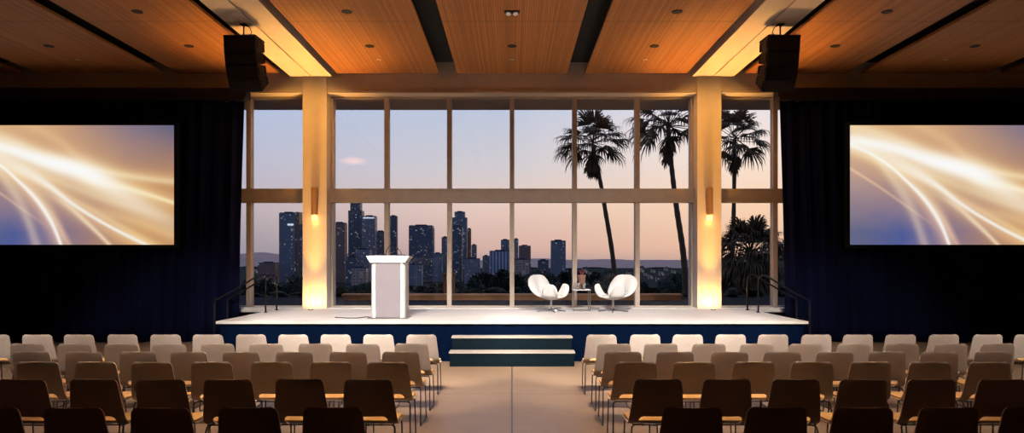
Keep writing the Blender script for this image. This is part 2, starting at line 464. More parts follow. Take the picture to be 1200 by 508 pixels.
window('window_1', -7.2, -4.965, [-6.36], 'narrow window bay between the navy curtain and the column on the lectern side')
window('window_2', -4.385, 4.385, [-3.03, -1.515, 0, 1.515, 3.03], 'wide six-bay window wall behind the stage')
window('window_3', 4.965, 7.2, [6.36], 'narrow window bay between the navy curtain and the column on the armchair side')
# exterior overhang
struct(MB().box(-9, 9, 17.0, 18.17, 5.92, 6.5).build('roof_overhang', M['bronze']), 'dark roof overhang outside above the windows', 'roof overhang')

# ------------------------------------------------------------------ curtains, tracks and screens
YCU = 15.9
for k, s in enumerate((-1, 1)):
    side = ('lectern', 'armchair')[k]

    def cur(i, j, s=s):
        t = i; zz = 5.62 * (1 - j) + .012 * j
        inner = 6.25 + .13 * j + (.03 * math.sin(j * 3))
        x = inner + (14.2 - inner) * t
        ph = t * 150 + .6 * math.sin(j * 2 + t * 9)
        y = YCU + .055 * math.sin(ph) + .02 * math.sin(ph * 2.3 + 1) + .02 * math.sin(t * 40 + j)
        return Vector((s * x, y, zz))
    o = MB().grid(cur, 420, 14).build('curtain', M['curtain'], smooth=True)
    md = o.modifiers.new('thick', 'SOLIDIFY'); md.thickness = .012
    tag(o, 'floor-length navy velvet curtain behind the screen on the %s side' % side, 'curtain', 'navy stage curtains')
    a, b = sorted((s * 6.2, s * 14.3))
    r = tag(empty('curtain_track', (s * 10.25, YCU, 5.62)), 'dark curtain track above the navy curtain on the %s side' % side, 'curtain track', 'curtain tracks')
    MB().box(-4.05, 4.05, -.1, .1, .012, .09, .006).build('rail', M['black'], r)
    MB().box(-4.05, 4.05, -.02, .3, .09, .31).build('bracket', M['dark_wall'], r)
    # screen
    xe = s * 7.77; xc = s * (7.77 + 4.89 / 2)
    r = tag(empty('projection_screen', (xc, 15.7, 2.27)), 'wide lit screen of golden light trails hung before the curtain on the %s side' % side, 'screen', 'screens flanking the stage')
    bm = bmesh.new()
    q = [bm.verts.new(p) for p in ((-2.445, 0, 0), (2.445, 0, 0), (2.445, 0, 2.75), (-2.445, 0, 2.75))]
    f = bm.faces.new(q); uvl = bm.loops.layers.uv.new('UVMap')
    for lp, uv in zip(f.loops, ((0, 0), (1, 0), (1, 1), (0, 1))): lp[uvl].uv = uv
    me = bpy.data.meshes.new('picture'); bm.to_mesh(me); bm.free(); me.materials.append(M['screen'])
    p = bpy.data.objects.new('picture', me); COL.objects.link(p); p.parent = r
    fb = MB()
    for bx in ((-2.52, 2.52, -.01, .09, -.075, 0), (-2.52, 2.52, -.01, .09, 2.75, 2.825), (-2.52, -2.445, -.01, .09, 0, 2.75), (2.445, 2.52, -.01, .09, 0, 2.75), (-2.5, 2.5, .012, .09, -.05, 2.8)):
        fb.box(*bx)
    fb.build('border', M['black'], r)
    for dx in (-2.0, 2.0):
        MB().tube([(dx, .05, 2.8), (dx, .05, 3.34)], .008, 8).build('hanging_strap', M['black'], r)

# ------------------------------------------------------------------ stage
ZS, YS, XS = .76, 12.8, 5.56
r = tag(empty('stage', (0, YS, 0)), 'low white-topped stage with a navy skirt in front of the windows', 'stage')
MB().box(-XS, XS, 0, YC - YS - .035, ZS - .05, ZS, .006).build('deck', M['stage_top'], r)


def skirt(i, j):
    t = i
    w = 2 * XS - .12; d = YC - YS - .1; tot = w + 2 * d; q = t * tot
    ph = .012 * math.sin(q * 16)
    if q < d: p = (-XS + .06 + ph, d - q + .05)
    elif q < d + w: p = (-XS + .06 + (q - d), .05 + ph)
    else: p = (XS - .06 - ph, .05 + q - d - w)
    return Vector((p[0], p[1], (ZS - .05) * (1 - j)))


o = MB().grid(skirt, 700, 1).build('skirt', M['skirt'], r, smooth=True)
for x in (-5.2, 0, 5.2):
    for y in (.7, 3.1): MB().box(x - .04, x + .04, y - .04, y + .04, 0, ZS - .05).build('support_leg', M['black'], r)
# front steps
r = tag(empty('step_unit', (0, 12.22, 0)), 'dark two-tread step unit with white treads at the stage front', 'steps')
MB().box(-1.115, 1.115, 0, .56, 0, .235, .004).build('riser', M['riser'], r)
MB().box(-1.095, 1.095, .29, .57, .265, .475, .004).build('riser', M['riser'], r)
MB().box(-1.13, 1.13, -.02, .30, .235, .265, .006).build('tread', M['tread'], r)
MB().box(-1.11, 1.11, .27, .575, .475, .505, .006).build('tread', M['tread'], r)
# side steps with hand rails
for k, s in enumerate((-1, 1)):
    side = ('lectern', 'armchair')[k]
    r = tag(empty('side_steps', (s * 5.57, 15.4, 0)), 'dark side steps up to the stage end on the %s side' % side, 'steps', 'steps at the stage ends')
    for q in range(2):
        a, b = sorted((s * (.30 * q), s * (.30 * q + .30)))
        MB().box(a, b, -.42, .38, 0, .50 - .25 * q, .004).build('riser', M['riser'], r)
        MB().box(a, b, -.43, .39, .50 - .25 * q, .53 - .25 * q, .004).build('tread', M['riser'], r)
    for j, yy in enumerate((15.02, 15.72)):
        r = tag(empty('handrail', (s * 5.42, yy, ZS)),
                'dark hooped handrail of the %s-side stage steps, %s' % (side, ('nearer the audience', 'nearer the window')[j]), 'handrail', 'handrails of the side steps')
        pts = [(0, 0, 0), (0, 0, .70)]
        for a in range(1, 8):
            th = PI / 2 * a / 7 * 1.25
            pts.append((s * .12 * (1 - math.cos(th)), 0, .70 + .12 * math.sin(th)))
        pts += [(s * .75, 0, .46), (s * 1.05, 0, .30)]
        for a in range(1, 5):
            th = PI / 2 * a / 4
            pts.append((s * (1.05 + .08 * math.sin(th)), 0, .22 + .08 * math.cos(th)))
        MB().tube(pts, .019, 10).build('rail', M['black'], r, smooth=True)
        MB().tube([(s * 1.13, 0, .23), (s * 1.13, 0, -ZS)], .019, 10).build('post', M['black'], r, smooth=True)
        MB().lathe([(.045, 0), (.045, .012), (.02, .018)], seg=16).build('foot_plate', M['black'], r, smooth=False)

# ------------------------------------------------------------------ lectern
LX, LY = -2.43, 13.6
r = tag(empty('lectern', (LX, LY, ZS)), 'white lectern with a grey front panel and two gooseneck microphones', 'lectern')
MB().box(-.40, .40, -.26, .30, 0, .02, .006).build('base', M['chrome'], r)
for s in (-1, 1):
    prof = []
    for a in range(9):
        th = PI * a / 8 * .5
        prof.append((s * (.24 + .10 * math.sin(th)), -.24 + .10 * (1 - math.cos(th))))
    prof += [(s * .34, .22), (s * .24, .22)]
    smooth_by_angle(MB().prismz(prof, .02, 1.16).build('side_panel', M['lect_white'], r), 30)
MB().box(-.235, .235, -.236, -.20, .03, 1.15, .004).build('front_panel', M['lect_panel'], r)
MB().box(-.24, .24, -.10, .18, .55, .57).build('shelf', M['lect_white'], r)
tp = MB().prism([(-.34, 1.10), (.34, 1.10), (.415, 1.215), (.415, 1.235), (-.415, 1.235), (-.415, 1.215)], -.27, .27)
tp.build('top_tray', M['lect_white'], r)
MB().box(-.36, .36, -.22, .22, 1.235, 1.245).build('reading_surface', M['lect_panel'], r)
for gx, tilt, mh in ((-.10, .16, .24), (.22, -.06, .15)):
    pts = [(gx + tilt * t * t * .9, .05 - .12 * t * t, 1.245 + mh * t - .02 * t * t) for t in [i / 8 for i in range(9)]]
    mc = MB().tube(pts, .006, 8).build('microphone', M['black'], r, smooth=True)
    e = Vector(pts[-1]); d = (e - Vector(pts[-2])).normalized()
    MB().tube([e - d * .01, e + d * .06], .013, 10).build('capsule', M['black'], mc, smooth=True)
    MB().lathe([(.025, 1.245), (.025, 1.26), (.01, 1.265)], (gx, .05, 0), 14).build('mount', M['black'], mc)
o = MB().tube([(LX - .42, 13.7, ZS + .008), (LX - .5, 13.75, ZS + .008), (LX - .62, 13.5, ZS + .008), (LX - .82, 13.45, ZS + .008), (LX - 1.1, 13.62, ZS + .008)], .008, 8).build('cable', M['black'], smooth=True)
tag(o, 'thin dark cable lying on the stage beside the lectern', 'cable')

# ------------------------------------------------------------------ swan-shaped armchairs


def shell_pt(th, t):
    # th = 0 front, pi back; polar bowl with a back lobe, two arm lobes and notches between them
    a = abs(((th + PI) % (2 * PI)) - PI)

    def bump(c, w): return math.exp(-((a - c) / w) ** 2)
    def flat(c, w): return math.exp(-(abs(a - c) / w) ** 4)
    back = flat(PI, 1.02); arm = flat(1.12, .50); front = bump(0, .8)
    Rr = .25 + .50 * back + .30 * arm * (1 - back)
    Rr = min(Rr, .76) - .20 * math.exp(-((a - 1.86) / .11) ** 2)
    seat_r = .21 + .02 * front
    rise = 1.24 * back + 1.12 * arm * (1 - back) + .18 * (1 - back) * (1 - arm)
    s = t * Rr
    if s < seat_r:
        rad = s; z = .05 * (s / seat_r) ** 2
    else:
        q = s - seat_r; bend = .10
        x = min(q / bend, 1.0)
        ang = rise * x
        # integrate the bend
        n = 8; rad = seat_r; z = .05
        for k in range(n):
            qq = min(q, bend) * (k + .5) / n
            aa = .25 + (rise - .25) * (qq / bend) if rise > .25 else rise
            rad += math.cos(aa) * min(q, bend) / n; z += math.sin(aa) * min(q, bend) / n
        if q > bend:
            rad += math.cos(rise) * (q - bend); z += math.sin(rise) * (q - bend)
    x = math.cos(th) * rad; y = math.sin(th) * rad
    y *= 1 - back + back * (.72 + .75 * max(0, t - .25))
    return Vector((x, y, .29 + z))


def swan(loc, rz, label):
    r = tag(empty('lounge_chair', loc, rz), label, 'armchair', 'white armchairs on the stage')
    b = MB(); nth, nt_ = 96, 18
    c = b.bm.verts.new(shell_pt(0, 0)); rings = []
    for j in range(1, nt_ + 1):
        rings.append([b.bm.verts.new(shell_pt(2 * PI * k / nth, j / nt_)) for k in range(nth)])
    for k in range(nth): b.bm.faces.new((c, rings[0][k], rings[0][(k + 1) % nth]))
    for j in range(nt_ - 1):
        for k in range(nth): b.bm.faces.new((rings[j][k], rings[j + 1][k], rings[j + 1][(k + 1) % nth], rings[j][(k + 1) % nth]))
    o = b.build('shell', M['white_fabric'], r, smooth=True)
    md = o.modifiers.new('thick', 'SOLIDIFY'); md.thickness = .05; md.offset = 0
    md = o.modifiers.new('soft', 'BEVEL'); md.width = .02; md.segments = 3; md.limit_method = 'ANGLE'; md.angle_limit = R(50)
    MB().lathe([(.0, .315), (.16, .32), (.195, .345), (.19, .365), (.15, .375), (0.0, .377)], seg=32).build('seat_cushion', M['white_fabric'], r, smooth=True)
    MB().lathe([(.028, .03), (.022, .06), (.022, .28), (.06, .29)], seg=18).build('pedestal', M['chrome'], r, smooth=True)
    for k in range(4):
        a = PI / 4 + k * PI / 2
        MB().tube([(0, 0, .045), (.16 * math.cos(a), .16 * math.sin(a), .03), (.33 * math.cos(a), .33 * math.sin(a), .012)], [.02, .014, .011], 10).build('leg', M['chrome'], r, smooth=True)


swan(at(646, 366, 15.2).to_2d().to_3d() + Vector((0, 0, ZS)), R(-35), 'white swan-shaped armchair between lectern and side table, turned towards the table')
swan(at(718.5, 366, 15.2).to_2d().to_3d() + Vector((0, 0, ZS)), R(180 + 35), 'white swan-shaped armchair on the far side of the side table from the lectern')
# side table with glasses and vase
TX, TY = at(681, 360, 15.7).x, 15.7
r = tag(empty('side_table', (TX, TY, ZS)), 'small square chrome side table between the white armchairs', 'table')
MB().box(-.20, .20, -.20, .20, .465, .485, .004).build('tabletop', M['lect_white'], r)
for sx in (-1, 1):
    for sy in (-1, 1):
        a, b = sorted((sx * .175, sx * .195)); c, d = sorted((sy * .175, sy * .195))
        MB().box(a, b, c, d, 0, .465).build('leg', M['chrome'], r)
fr = MB()
for bx in ((-.195, .195, -.195, -.175), (-.195, .195, .175, .195), (-.195, -.175, -.175, .175), (.175, .195, -.175, .175)): fr.box(*bx, .002, .02)
fr.build('floor_frame', M['chrome'], r)
gm = bpy.data.materials.new('tumbler_glass'); gm.use_nodes = True
nt = NT(gm.node_tree); pb = nt.n['Principled BSDF']; pb.inputs['Transmission Weight'].default_value = .75; pb.inputs['Roughness'].default_value = .08; pb.inputs['Base Color'].default_value = (.95, .95, .93, 1)
nz = nt.noise(None, 30.0); nt.l.new(nt.m('MULTIPLY', nz, .12), pb.inputs['Roughness'])
for k, dx in enumerate((-.075, .055)):
    g = MB().lathe([(.03, 0), (.036, .004), (.041, .15), (.036, .15), (.032, .02), (.0, .018)], seg=24).build('water_glass', gm, smooth=True, loc=(TX + dx, TY - .1, ZS + .485))
    tag(g, ('water glass on the side table, nearer the lectern', 'water glass on the side table, farther from the lectern')[k], 'glass', 'glasses on the side table')
vz = ZS + .485
r = tag(empty('flower_vase', (TX + .02, TY + .06, vz)), 'tapered brown vase of pink flowers behind the water glasses', 'vase')
MB().lathe([(.055, 0), (.06, .01), (.095, .31), (.10, .33), (.09, .33), (.055, .05), (0, .045)], seg=24).build('vessel', M['vase'], r, smooth=True)
random.seed(4)
for k in range(16):
    a = random.random() * 2 * PI; q = random.random() ** .5 * .075
    fb = MB(); c = Vector((q * math.cos(a), q * math.sin(a), .37 + random.random() * .05))
    for pz in range(7):
        b2 = 2 * PI * pz / 7; dv = Vector((math.cos(b2), math.sin(b2), .5)).normalized()
        side = Vector((-math.sin(b2), math.cos(b2), 0))
        v = [c, c + dv * .025 + side * .018, c + dv * .05, c + dv * .025 - side * .018]
        fb.bm.faces.new([fb.bm.verts.new(p) for p in v])
    fb.tube([c, Vector((c.x * .3, c.y * .3, .28))], .003, 6)
    fb.build('bloom', M['petal'], r)

# ------------------------------------------------------------------ sconces and uplights
UP = []
for k, s in enumerate((-1, 1)):
    side = ('lectern', 'armchair')[k]
    x = s * 4.66
    r = tag(empty('wall_sconce', (x, YC - .10, 2.86)), 'bronze tube sconce with a glowing tip on the %s-side column' % side, 'sconce', 'column sconces')
    MB().lathe([(.07, .12), (.078, .13), (.078, .76), (.07, .77), (.0, .77)], seg=24).build('tube', M['sconce'], r, smooth=False)
    MB().box(-.05, .05, .06, .10, .35, .55, .004).build('wall_plate', M['sconce'], r)
    gl = MB()
    for a in range(8):
        t = a * PI / 4; gl.box(.045 * math.cos(t) - .018, .045 * math.cos(t) + .018, .045 * math.sin(t) - .018, .045 * math.sin(t) + .018, .0 + .02 * (a % 2), .12)
    gl.build('glass_tip', M['sconce_glow'], r)
    r = tag(empty('floor_uplight', (s * 4.675, YC - .34, ZS)), 'small uplight on the stage at the foot of the %s-side column' % side, 'uplight', 'column uplights')
    MB().lathe([(.06, 0), (.06, .015), (.045, .022)], seg=20).build('housing', M['black'], r)
    MB().lathe([(.042, .0), (.042, .024)], seg=20).build('lens', M['lens'], r)
    UP.append((s * 4.675, YC - .14, ZS + .05))

# ------------------------------------------------------------------ hanging speakers
for k, s in enumerate((-1, 1)):
    side = ('lectern', 'armchair')[k]
    SX, SY, ST = s * 4.98, 12.48, 6.03
    r = tag(empty('line_array_speaker', (SX, SY, ST), R(-3) * s * -1), 'black line-array loudspeaker hung from the beam on the %s side' % side, 'speaker', 'hanging loudspeakers')
    MB().box(-.30, .30, -.02, .40, -.035, .0, .006).build('rigging_frame', M['black'], r)
    z, y, p = -.035, 0.0, 0.0
    for q, da in enumerate((4, 7, 9, 11)):
        p += R(da)
        h = .25
        # hinge at rear: cabinet is a wedge tapering to the rear, nose turned down by p
        mt = Matrix.Translation((0, y, z)) @ Matrix.Rotation(p, 4, 'X') @ Matrix.Translation((0, .38, 0))
        b = MB()
        poly = [(-.38, 0), (-.38, -h + .003), (-.33, -h + .004), (0, -h + .05), (0, -.045), (-.33, -.001)]
        a_ = [b.bm.verts.new((-.30, yy, zz)) for yy, zz in poly]; c_ = [b.bm.verts.new((.30, yy, zz)) for yy, zz in poly]
        for n in range(6): b.bm.faces.new((a_[n], a_[(n + 1) % 6], c_[(n + 1) % 6], c_[n]))
        b.bm.faces.new(a_[::-1]); b.bm.faces.new(c_)
        bmesh.ops.transform(b.bm, matrix=mt, verts=b.bm.verts)
        cb = b.build('cabinet', M['black'], r)
        b = MB().box(-.285, .285, -.392, -.376, -h + .02, -.02, .004)
        bmesh.ops.transform(b.bm, matrix=mt, verts=b.bm.verts)
        b.build('grille', M['grille'], cb)
        for sx in (-1, 1):
            for y0 in (-.34, -.06):
                b = MB().box(sx * .305 - .006, sx * .305 + .006, y0, y0 + .04, -h + .05, -.05)
                bmesh.ops.transform(b.bm, matrix=mt, verts=b.bm.verts)
                b.build('rigging_plate', M['black'], cb)
        v = mt.to_3x3() @ Vector((0, 0, -h))
        z += v.z; y += v.y
    MB().box(-.03, .03, .14, .2, 0, .05, .004).build('shackle', M['chrome'], r)
    MB().tube([(0, .17, .04), (0, .17, 6.28 - ST)], .014, 8).build('hanging_rod', M['black'], r)
    MB().tube([(s * -.08, .2, 0), (s * -.13, .22, .12), (s * -.10, .2, .2), (0.0, .18, 6.28 - ST)], .007, 8).build('cable', M['black'], r, smooth=True)
    MB().box(-.06, .06, .11, .23, 6.28 - ST - .012, 6.28 - ST).build('ceiling_clamp', M['black'], r)

# ------------------------------------------------------------------ ceiling fittings
col_name = {0: 'the middle panel', -2.95: 'the panel inside the beam, lectern side', 2.95: 'the panel inside the beam, armchair side', -6.7: 'the panel outside the beam, lectern side',
            6.7: 'the panel outside the beam, armchair side', -9.6: 'the outer panel, lectern side', 9.6: 'the outer panel, armchair side'}
proto = None
for x in (0, -2.95, 2.95, -6.7, 6.7, -9.6, 9.6):
    for y, row in ((12.2, 'farther from the window'), (14.15, 'nearer the window')):
        if (x == 0 and y == 12.2) or (abs(x) > 9 and y == 12.2): continue
        if proto is None:
            d = proto = empty('downlight', (x, y, ZP))
            MB().lathe([(.075, 0.0), (.095, 0.0), (.095, -.008), (.08, -.012), (.075, -.012)], seg=24).build('trim_ring', M['black'], d)
            MB().lathe([(.074, -.002), (.07, -.004), (.0, -.004)], seg=24).build('aperture', M['deck_black'], d)
        else:
            d = copy_tree(proto); d.location = (x, y, ZP)
        tag(d, 'dark round downlight in %s, %s' % (col_name[x], row), 'downlight', 'recessed ceiling downlights')
r = tag(empty('twin_spotlight', (0, 12.2, ZP)), 'twin-headed spotlight set in the middle ceiling panel', 'spotlight')
MB().box(-.14, .14, -.07, .07, -.012, 0, .003).build('plate', M['black'], r)
for s in (-1, 1):
    MB().tube([(s * .06, 0, -.01), (s * .065, -.02, -.05)], [.03, .045], 16).build('lamp_head', M['chrome'], r)
proto = None
for x, w in ((0, 'in the middle ceiling panel'), (-2.95, 'in the panel inside the lectern-side beam'), (2.95, 'in the panel inside the armchair-side beam'), (-9.6, 'in the outer lectern-side panel'), (9.6, 'in the outer armchair-side panel')):
    if proto is None:
        d = proto = empty('ceiling_sprinkler', (x, 15.1, ZP))
        MB().lathe([(.05, .01), (.05, -.01), (.02, -.014)], seg=18).build('cover', M['cream'], d)
        MB().lathe([(.012, -.012), (.012, -.03), (.025, -.032), (.025, -.035)], seg=12).build('nozzle', M['chrome'], d)
    else:
        d = copy_tree(proto); d.location = (x, 15.1, ZP)
    tag(d, 'small pale sprinkler head ' + w, 'sprinkler', 'ceiling sprinklers')

# ------------------------------------------------------------------ audience chairs


def chair_proto():
    r = empty('lecture_chair')
    HT, LEAN = .855, .035
    # profile from top of back down to the seat bend (y forward to the stage)
    prof = []
    for i in range(13):
        t = i / 12
        prof.append((-LEAN + (LEAN + .03) * t ** 1.15, HT - (HT - .52) * t))
    for i in range(1, 8):
        a = PI / 2 * i / 7
        prof.append((.03 + .075 * (1 - math.cos(a)) + .02 * i / 7, .52 - .075 * math.sin(a) - .008 * i / 7))
    n = len(prof); y1, z1 = prof[-1]
    for i in range(1, 9):
        t = i / 8
        prof.append((y1 + .30 * t, z1 - .004 * math.sin(PI * t) - .02 * max(0, t - .7) ** 2 / .09))
    L = [0]
    for a, b in zip(prof, prof[1:]): L.append(L[-1] + math.hypot(b[0] - a[0], b[1] - a[1]))

    def hw(s, tot):
        w = .203 + .042 * min(1, s / .4)
        if s < .045: w -= .045 - math.sqrt(max(0, .045 ** 2 - (.045 - s) ** 2))
        e = tot - s
        if e < .05: w -= .05 - math.sqrt(max(0, .05 ** 2 - (.05 - e) ** 2))
        return w
    # refine profile by arc length
    tot = L[-1]; N = 44
    ss = [0, .003, .008, .015, .024, .034, .045] + [.045 + (tot - .095) * i / (N - 14) for i in range(1, N - 13)] + [tot - .034, tot - .024, tot - .015, tot - .008, tot - .003, tot]

    def pt(s):
        for k in range(len(L) - 1):
            if s <= L[k + 1] + 1e-9:
                f = (s - L[k]) / (L[k + 1] - L[k]); a, b = prof[k], prof[k + 1]
                return a[0] + (b[0] - a[0]) * f, a[1] + (b[1] - a[1]) * f
        return prof[-1]
    b = MB(); NU = 8; rows = []
    for s in ss:
        y, z = pt(s); w = hw(s, tot)
        rows.append([b.bm.verts.new((w * (2 * k / NU - 1), y - .018 * (1 - (2 * k / NU - 1) ** 2) * (1 if z > .5 else max(0, (z - .44) / .06)), z)) for k in range(NU + 1)])
    for i in range(len(rows) - 1):
        for k in range(NU): b.bm.faces.new((rows[i][k], rows[i][k + 1], rows[i + 1][k + 1], rows[i + 1][k]))
    o = b.build('backrest', M['shell'], r, smooth=True)
    md = o.modifiers.new('thick', 'SOLIDIFY'); md.thickness = .012; md.offset = 0
    o.data.materials.append(M['ply']); md.material_offset_rim = 1
    # rounded hand slot where the back meets the seat
    sl = []
    for cx, a0 in ((.115, -90), (-.115, 90)):
        for i in range(9):
            a = R(a0 + 180 * i / 8); sl.append((cx + .044 * math.cos(a), .474 + .044 * math.sin(a)))
    cut = MB().prism(sl, -.2, .098).build('cutter', M['shell'])
    md = o.modifiers.new('slot', 'BOOLEAN'); md.object = cut; md.operation = 'DIFFERENCE'; md.solver = 'EXACT'
    dg = bpy.context.evaluated_depsgraph_get(); dg.update()
    me = bpy.data.meshes.new_from_object(o.evaluated_get(dg)); o.modifiers.clear(); me.name = 'backrest'; o.data = me
    bpy.data.objects.remove(cut)
    smooth_by_angle(o, 50)
    # seat pad lying on the shell
    sp = MB(); y0 = .10
    poly = []
    for cx, cy, a0 in ((.19, .40, 0), (-.19, .40, 90), (-.19, y0 + .03, 180), (.19, y0 + .03, 270)):
        for i in range(6):
            a = R(a0 + 90 * i / 5); poly.append((cx + .038 * math.cos(a), cy + .03 * math.sin(a)))
    sp.prismz(poly, .445, .462)
    smooth_by_angle(sp.build('seat', M['seatpad'], r), 50)
    for s in (-1, 1):
        x = s * .215
        pts = [(x * .9, .34, .425), (x, .37, .415), (x * 1.03, .395, .39), (x * 1.06, .42, .06), (x * 1.06, .425, .03), (x * 1.06, .405, .010),
               (x * 1.06, .38, .009), (x * 1.06, .02, .009), (x * 1.06, -.005, .010), (x * 1.06, -.02, .03), (x * 1.06, -.018, .06), (x * 1.02, .035, .39), (x, .05, .418), (x * .9, .07, .426)]
        MB().tube(pts, .0075, 8).build('leg', M['wire'], r, smooth=True)
    cr = MB()
    for yy in (.09, .32): cr.tube([(-.2, yy, .426), (.2, yy, .426)], .007, 8)
    cr.tube([(-.195, .08, .426), (-.195, .34, .426)], .007, 8); cr.tube([(.195, .08, .426), (.195, .34, .426)], .007, 8)
    cr.build('under_frame', M['wire'], r, smooth=True)
    return r


rowY = [9.58, 8.52, 7.76, 6.97, 5.955, 4.80]
rowN = ['front row by the stage', 'second row from the stage', 'third row from the stage', 'fourth row from the stage', 'fifth row from the stage', 'rearmost row']
rowA = ['pale taupe', 'light brown', 'brown', 'dark brown', 'shadowed dark', 'shadowed dark']
proto = None
rnd = random.Random(7)
for ri, Y in enumerate(rowY):
    for k, s in enumerate((-1, 1)):
        i = 0
        while True:
            x = 1.265 + .6 * i
            if x - .23 > .75 * Y: break
            if proto is None: c = proto = chair_proto()
            else: c = copy_tree(proto)
            c.location = (s * x + rnd.uniform(-.012, .012), Y + .035 + rnd.uniform(-.015, .015), 0)
            c.rotation_euler = (0, 0, R(rnd.uniform(-1.2, 1.2)))
            pos = 'at the aisle' if i == 0 else ORD[i] + ' from the aisle'
            tag(c, '%s shell chair, %s, %s side, %s' % (rowA[ri], pos, ('lectern', 'armchair')[k], rowN[ri]), 'chair', 'audience chairs in rows')
            i += 1

# ------------------------------------------------------------------ outside: terrace, hillside, city
struct(MB().box(-16, 16, 17.0, 24, .3, .69).build('terrace_floor', M['slate']), 'dark slate terrace outside the windows', 'terrace')
r = tag(empty('terrace_wall', (0, 21.2, .69)), 'long low tan stone wall along the terrace', 'wall')
MB().box(-5.2, 5.2, -.16, .16, 0, .12, .01).build('wall_body', M['tan_stone'], r)
MB().box(-5.25, 5.25, -.2, .2, .12, .19, .012).build('coping', M['tan_stone'], r)
r = tag(empty('reflection_pier', (at(526, 340, 21.6).x, 21.7, .69)), 'brown pier shape standing for a window reflection, behind the low terrace wall', 'pier')  # solid pier added in place of a brown reflection in the glass
MB().box(-.17, .17, -.17, .17, 0, .75, .012).build('shaft', M['reflection_brown'], r)
MB().box(-.21, .21, -.21, .21, .75, .83, .012).build('cap', M['reflection_brown'], r)


def gz(Y):
    return .3 - max(0, Y - 24) * .27 if Y < 240 else max(-60, .3 - 216 * .27 - (Y - 240) * .02)


def terr(i, j):
    Y = 24 + (600 ** j - 1) / 599 * 14000
    X = (i - .5) * (120 + 2.6 * Y)
    return Vector((X, Y, gz(Y) + (.15 * math.sin(X * .2 + Y * .1) if Y < 300 else 0)))


struct(MB().grid(terr, 40, 60).build('ground', M['earth'], smooth=True), 'dark slope falling away to the city plain', 'ground')
random.seed(11)


def ridge(name, Y, x0, x1, f, depth, label):
    def fn(i, j):
        X = x0 + (x1 - x0) * i
        h = f(i)
        prof = math.sin(PI * min(1, j)) ** .7
        return Vector((X, Y + depth * (j - .5), -62 + (h + 62) * prof + 12 * math.sin(X * .01 + j * 7)))
    struct(MB().grid(fn, 120, 10).build(name, M['hill'], smooth=True), label, 'hill')


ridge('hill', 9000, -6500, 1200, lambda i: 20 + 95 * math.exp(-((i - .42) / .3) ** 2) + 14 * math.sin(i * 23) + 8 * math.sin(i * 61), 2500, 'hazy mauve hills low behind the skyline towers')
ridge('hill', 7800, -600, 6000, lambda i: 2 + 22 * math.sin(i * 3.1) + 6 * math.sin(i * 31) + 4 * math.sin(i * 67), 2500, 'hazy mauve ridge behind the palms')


def tower(x0, x1, ytop, Y, m, label, setback=None, slab=None, sign=None, crown=None, base=None):
    s = Y / F; g = -58.0
    w = (x1 - x0) * s; xc = ((x0 + x1) / 2 - 600) * s; h = (HZ - ytop) * s + CH - g
    d = w * .85
    r = tag(empty('tower', (xc, Y, g)), label, 'building', 'city buildings beyond the terrace')
    hb = h if not setback else h - setback[0] * s
    MB().box(-w / 2, w / 2, 0, d, 0, hb).build('tower_body', m, r)
    if setback:
        k = setback[1]
        MB().box(-w / 2 * k, w / 2 * k, d * .1, d * .9, hb, h).build('upper_tier', m, r)
        hw2 = w / 2 * k
    else: hw2 = w / 2
    MB().box(-hw2 * .99, hw2 * .99, d * .12, d * .88, h, h + 2.2).build('parapet', M['t_roof'], r)
    MB().box(-hw2 * .5, hw2 * .45, d * .3, d * .7, h + 2.2, h + 5).build('plant_room', M['t_roof'], r)
    if slab:                 # side slab: (px0, px1, ytop, material)
        for a, b, yt, mm in slab:
            MB().box((a - (x0 + x1) / 2) * s, (b - (x0 + x1) / 2) * s, d * .1, d * .9, 0, (HZ - yt) * s + CH - g).build('wing', mm, r)
    if sign:
        a, b, yt, yb = sign
        MB().box((a - (x0 + x1) / 2) * s, (b - (x0 + x1) / 2) * s, -1.5, 0, (HZ - yb) * s + CH - g, (HZ - yt) * s + CH - g).build('lit_sign', M['t_sign'], r)
    return r


tower(327, 346, 250, 2000, M['t_blue'], 'tall blue tower with a lit sign seen in the narrow lectern-side window', slab=[(345.5, 350, 248.5, M['t_warm']), (350, 354, 263, M['t_dark'])], sign=(337, 344, 262.5, 264.5))  # warm slab is the tower's lit side, its light put into colour
tower(302, 322, 309, 1900, M['t_brown'], 'low brown building left of the blue tower in the narrow lectern-side window')
tower(389.5, 404, 262, 1950, M['t_brown'], 'brown tower shape standing for a reflection beside the lectern-side column, first stage pane')  # tower shape added where the glass holds a brown reflection
tower(408, 424, 238, 2250, M['t_dark'], 'tallest dark tower with a stepped top, first stage pane', setback=(9, .74))
tower(424, 439.5, 254, 2150, M['t_grey'], 'grey tower with a bright top edge against the tallest tower', sign=(425.5, 438.5, 255, 256.3))
tower(439, 451, 272, 2200, M['t_grey'], 'plain grey tower just above the lectern, beside the first mullion')
tower(456, 465, 254, 2180, M['t_dark'], 'slim dark tower between lectern microphones and second pane edge')
tower(417, 433, 293, 1900, M['t_grey'], 'mid-height grey block in front of the tallest towers')
tower(405, 418, 302, 1850, M['t_dark'], 'short dark block at the foot of the tallest tower')
tower(412, 429, 315, 1600, M['t_pale'], 'low pale block among trees beside the lectern')
tower(479, 506, 265, 2000, M['t_dark'], 'broad dark tower with many lit windows beyond the lectern', slab=[(500, 507, 267, M['t_blue'])])
tower(478, 494, 311, 1700, M['t_blue'], 'low blue block in front of the broad dark tower')
tower(507, 518, 298, 1950, M['t_blue'], 'short blue block between the broad dark tower and the second mullion')
tower(517.5, 525, 279, 2050, M['t_grey'], 'slim grey tower hard against the second mullion')
tower(530, 547, 249, 2250, M['t_blue'], 'tall round-shouldered blue tower in the third stage pane', setback=(6, .7))
tower(530, 541.5, 266, 2000, M['t_dark'], 'dark tower with lit windows in front of the round-shouldered tower')
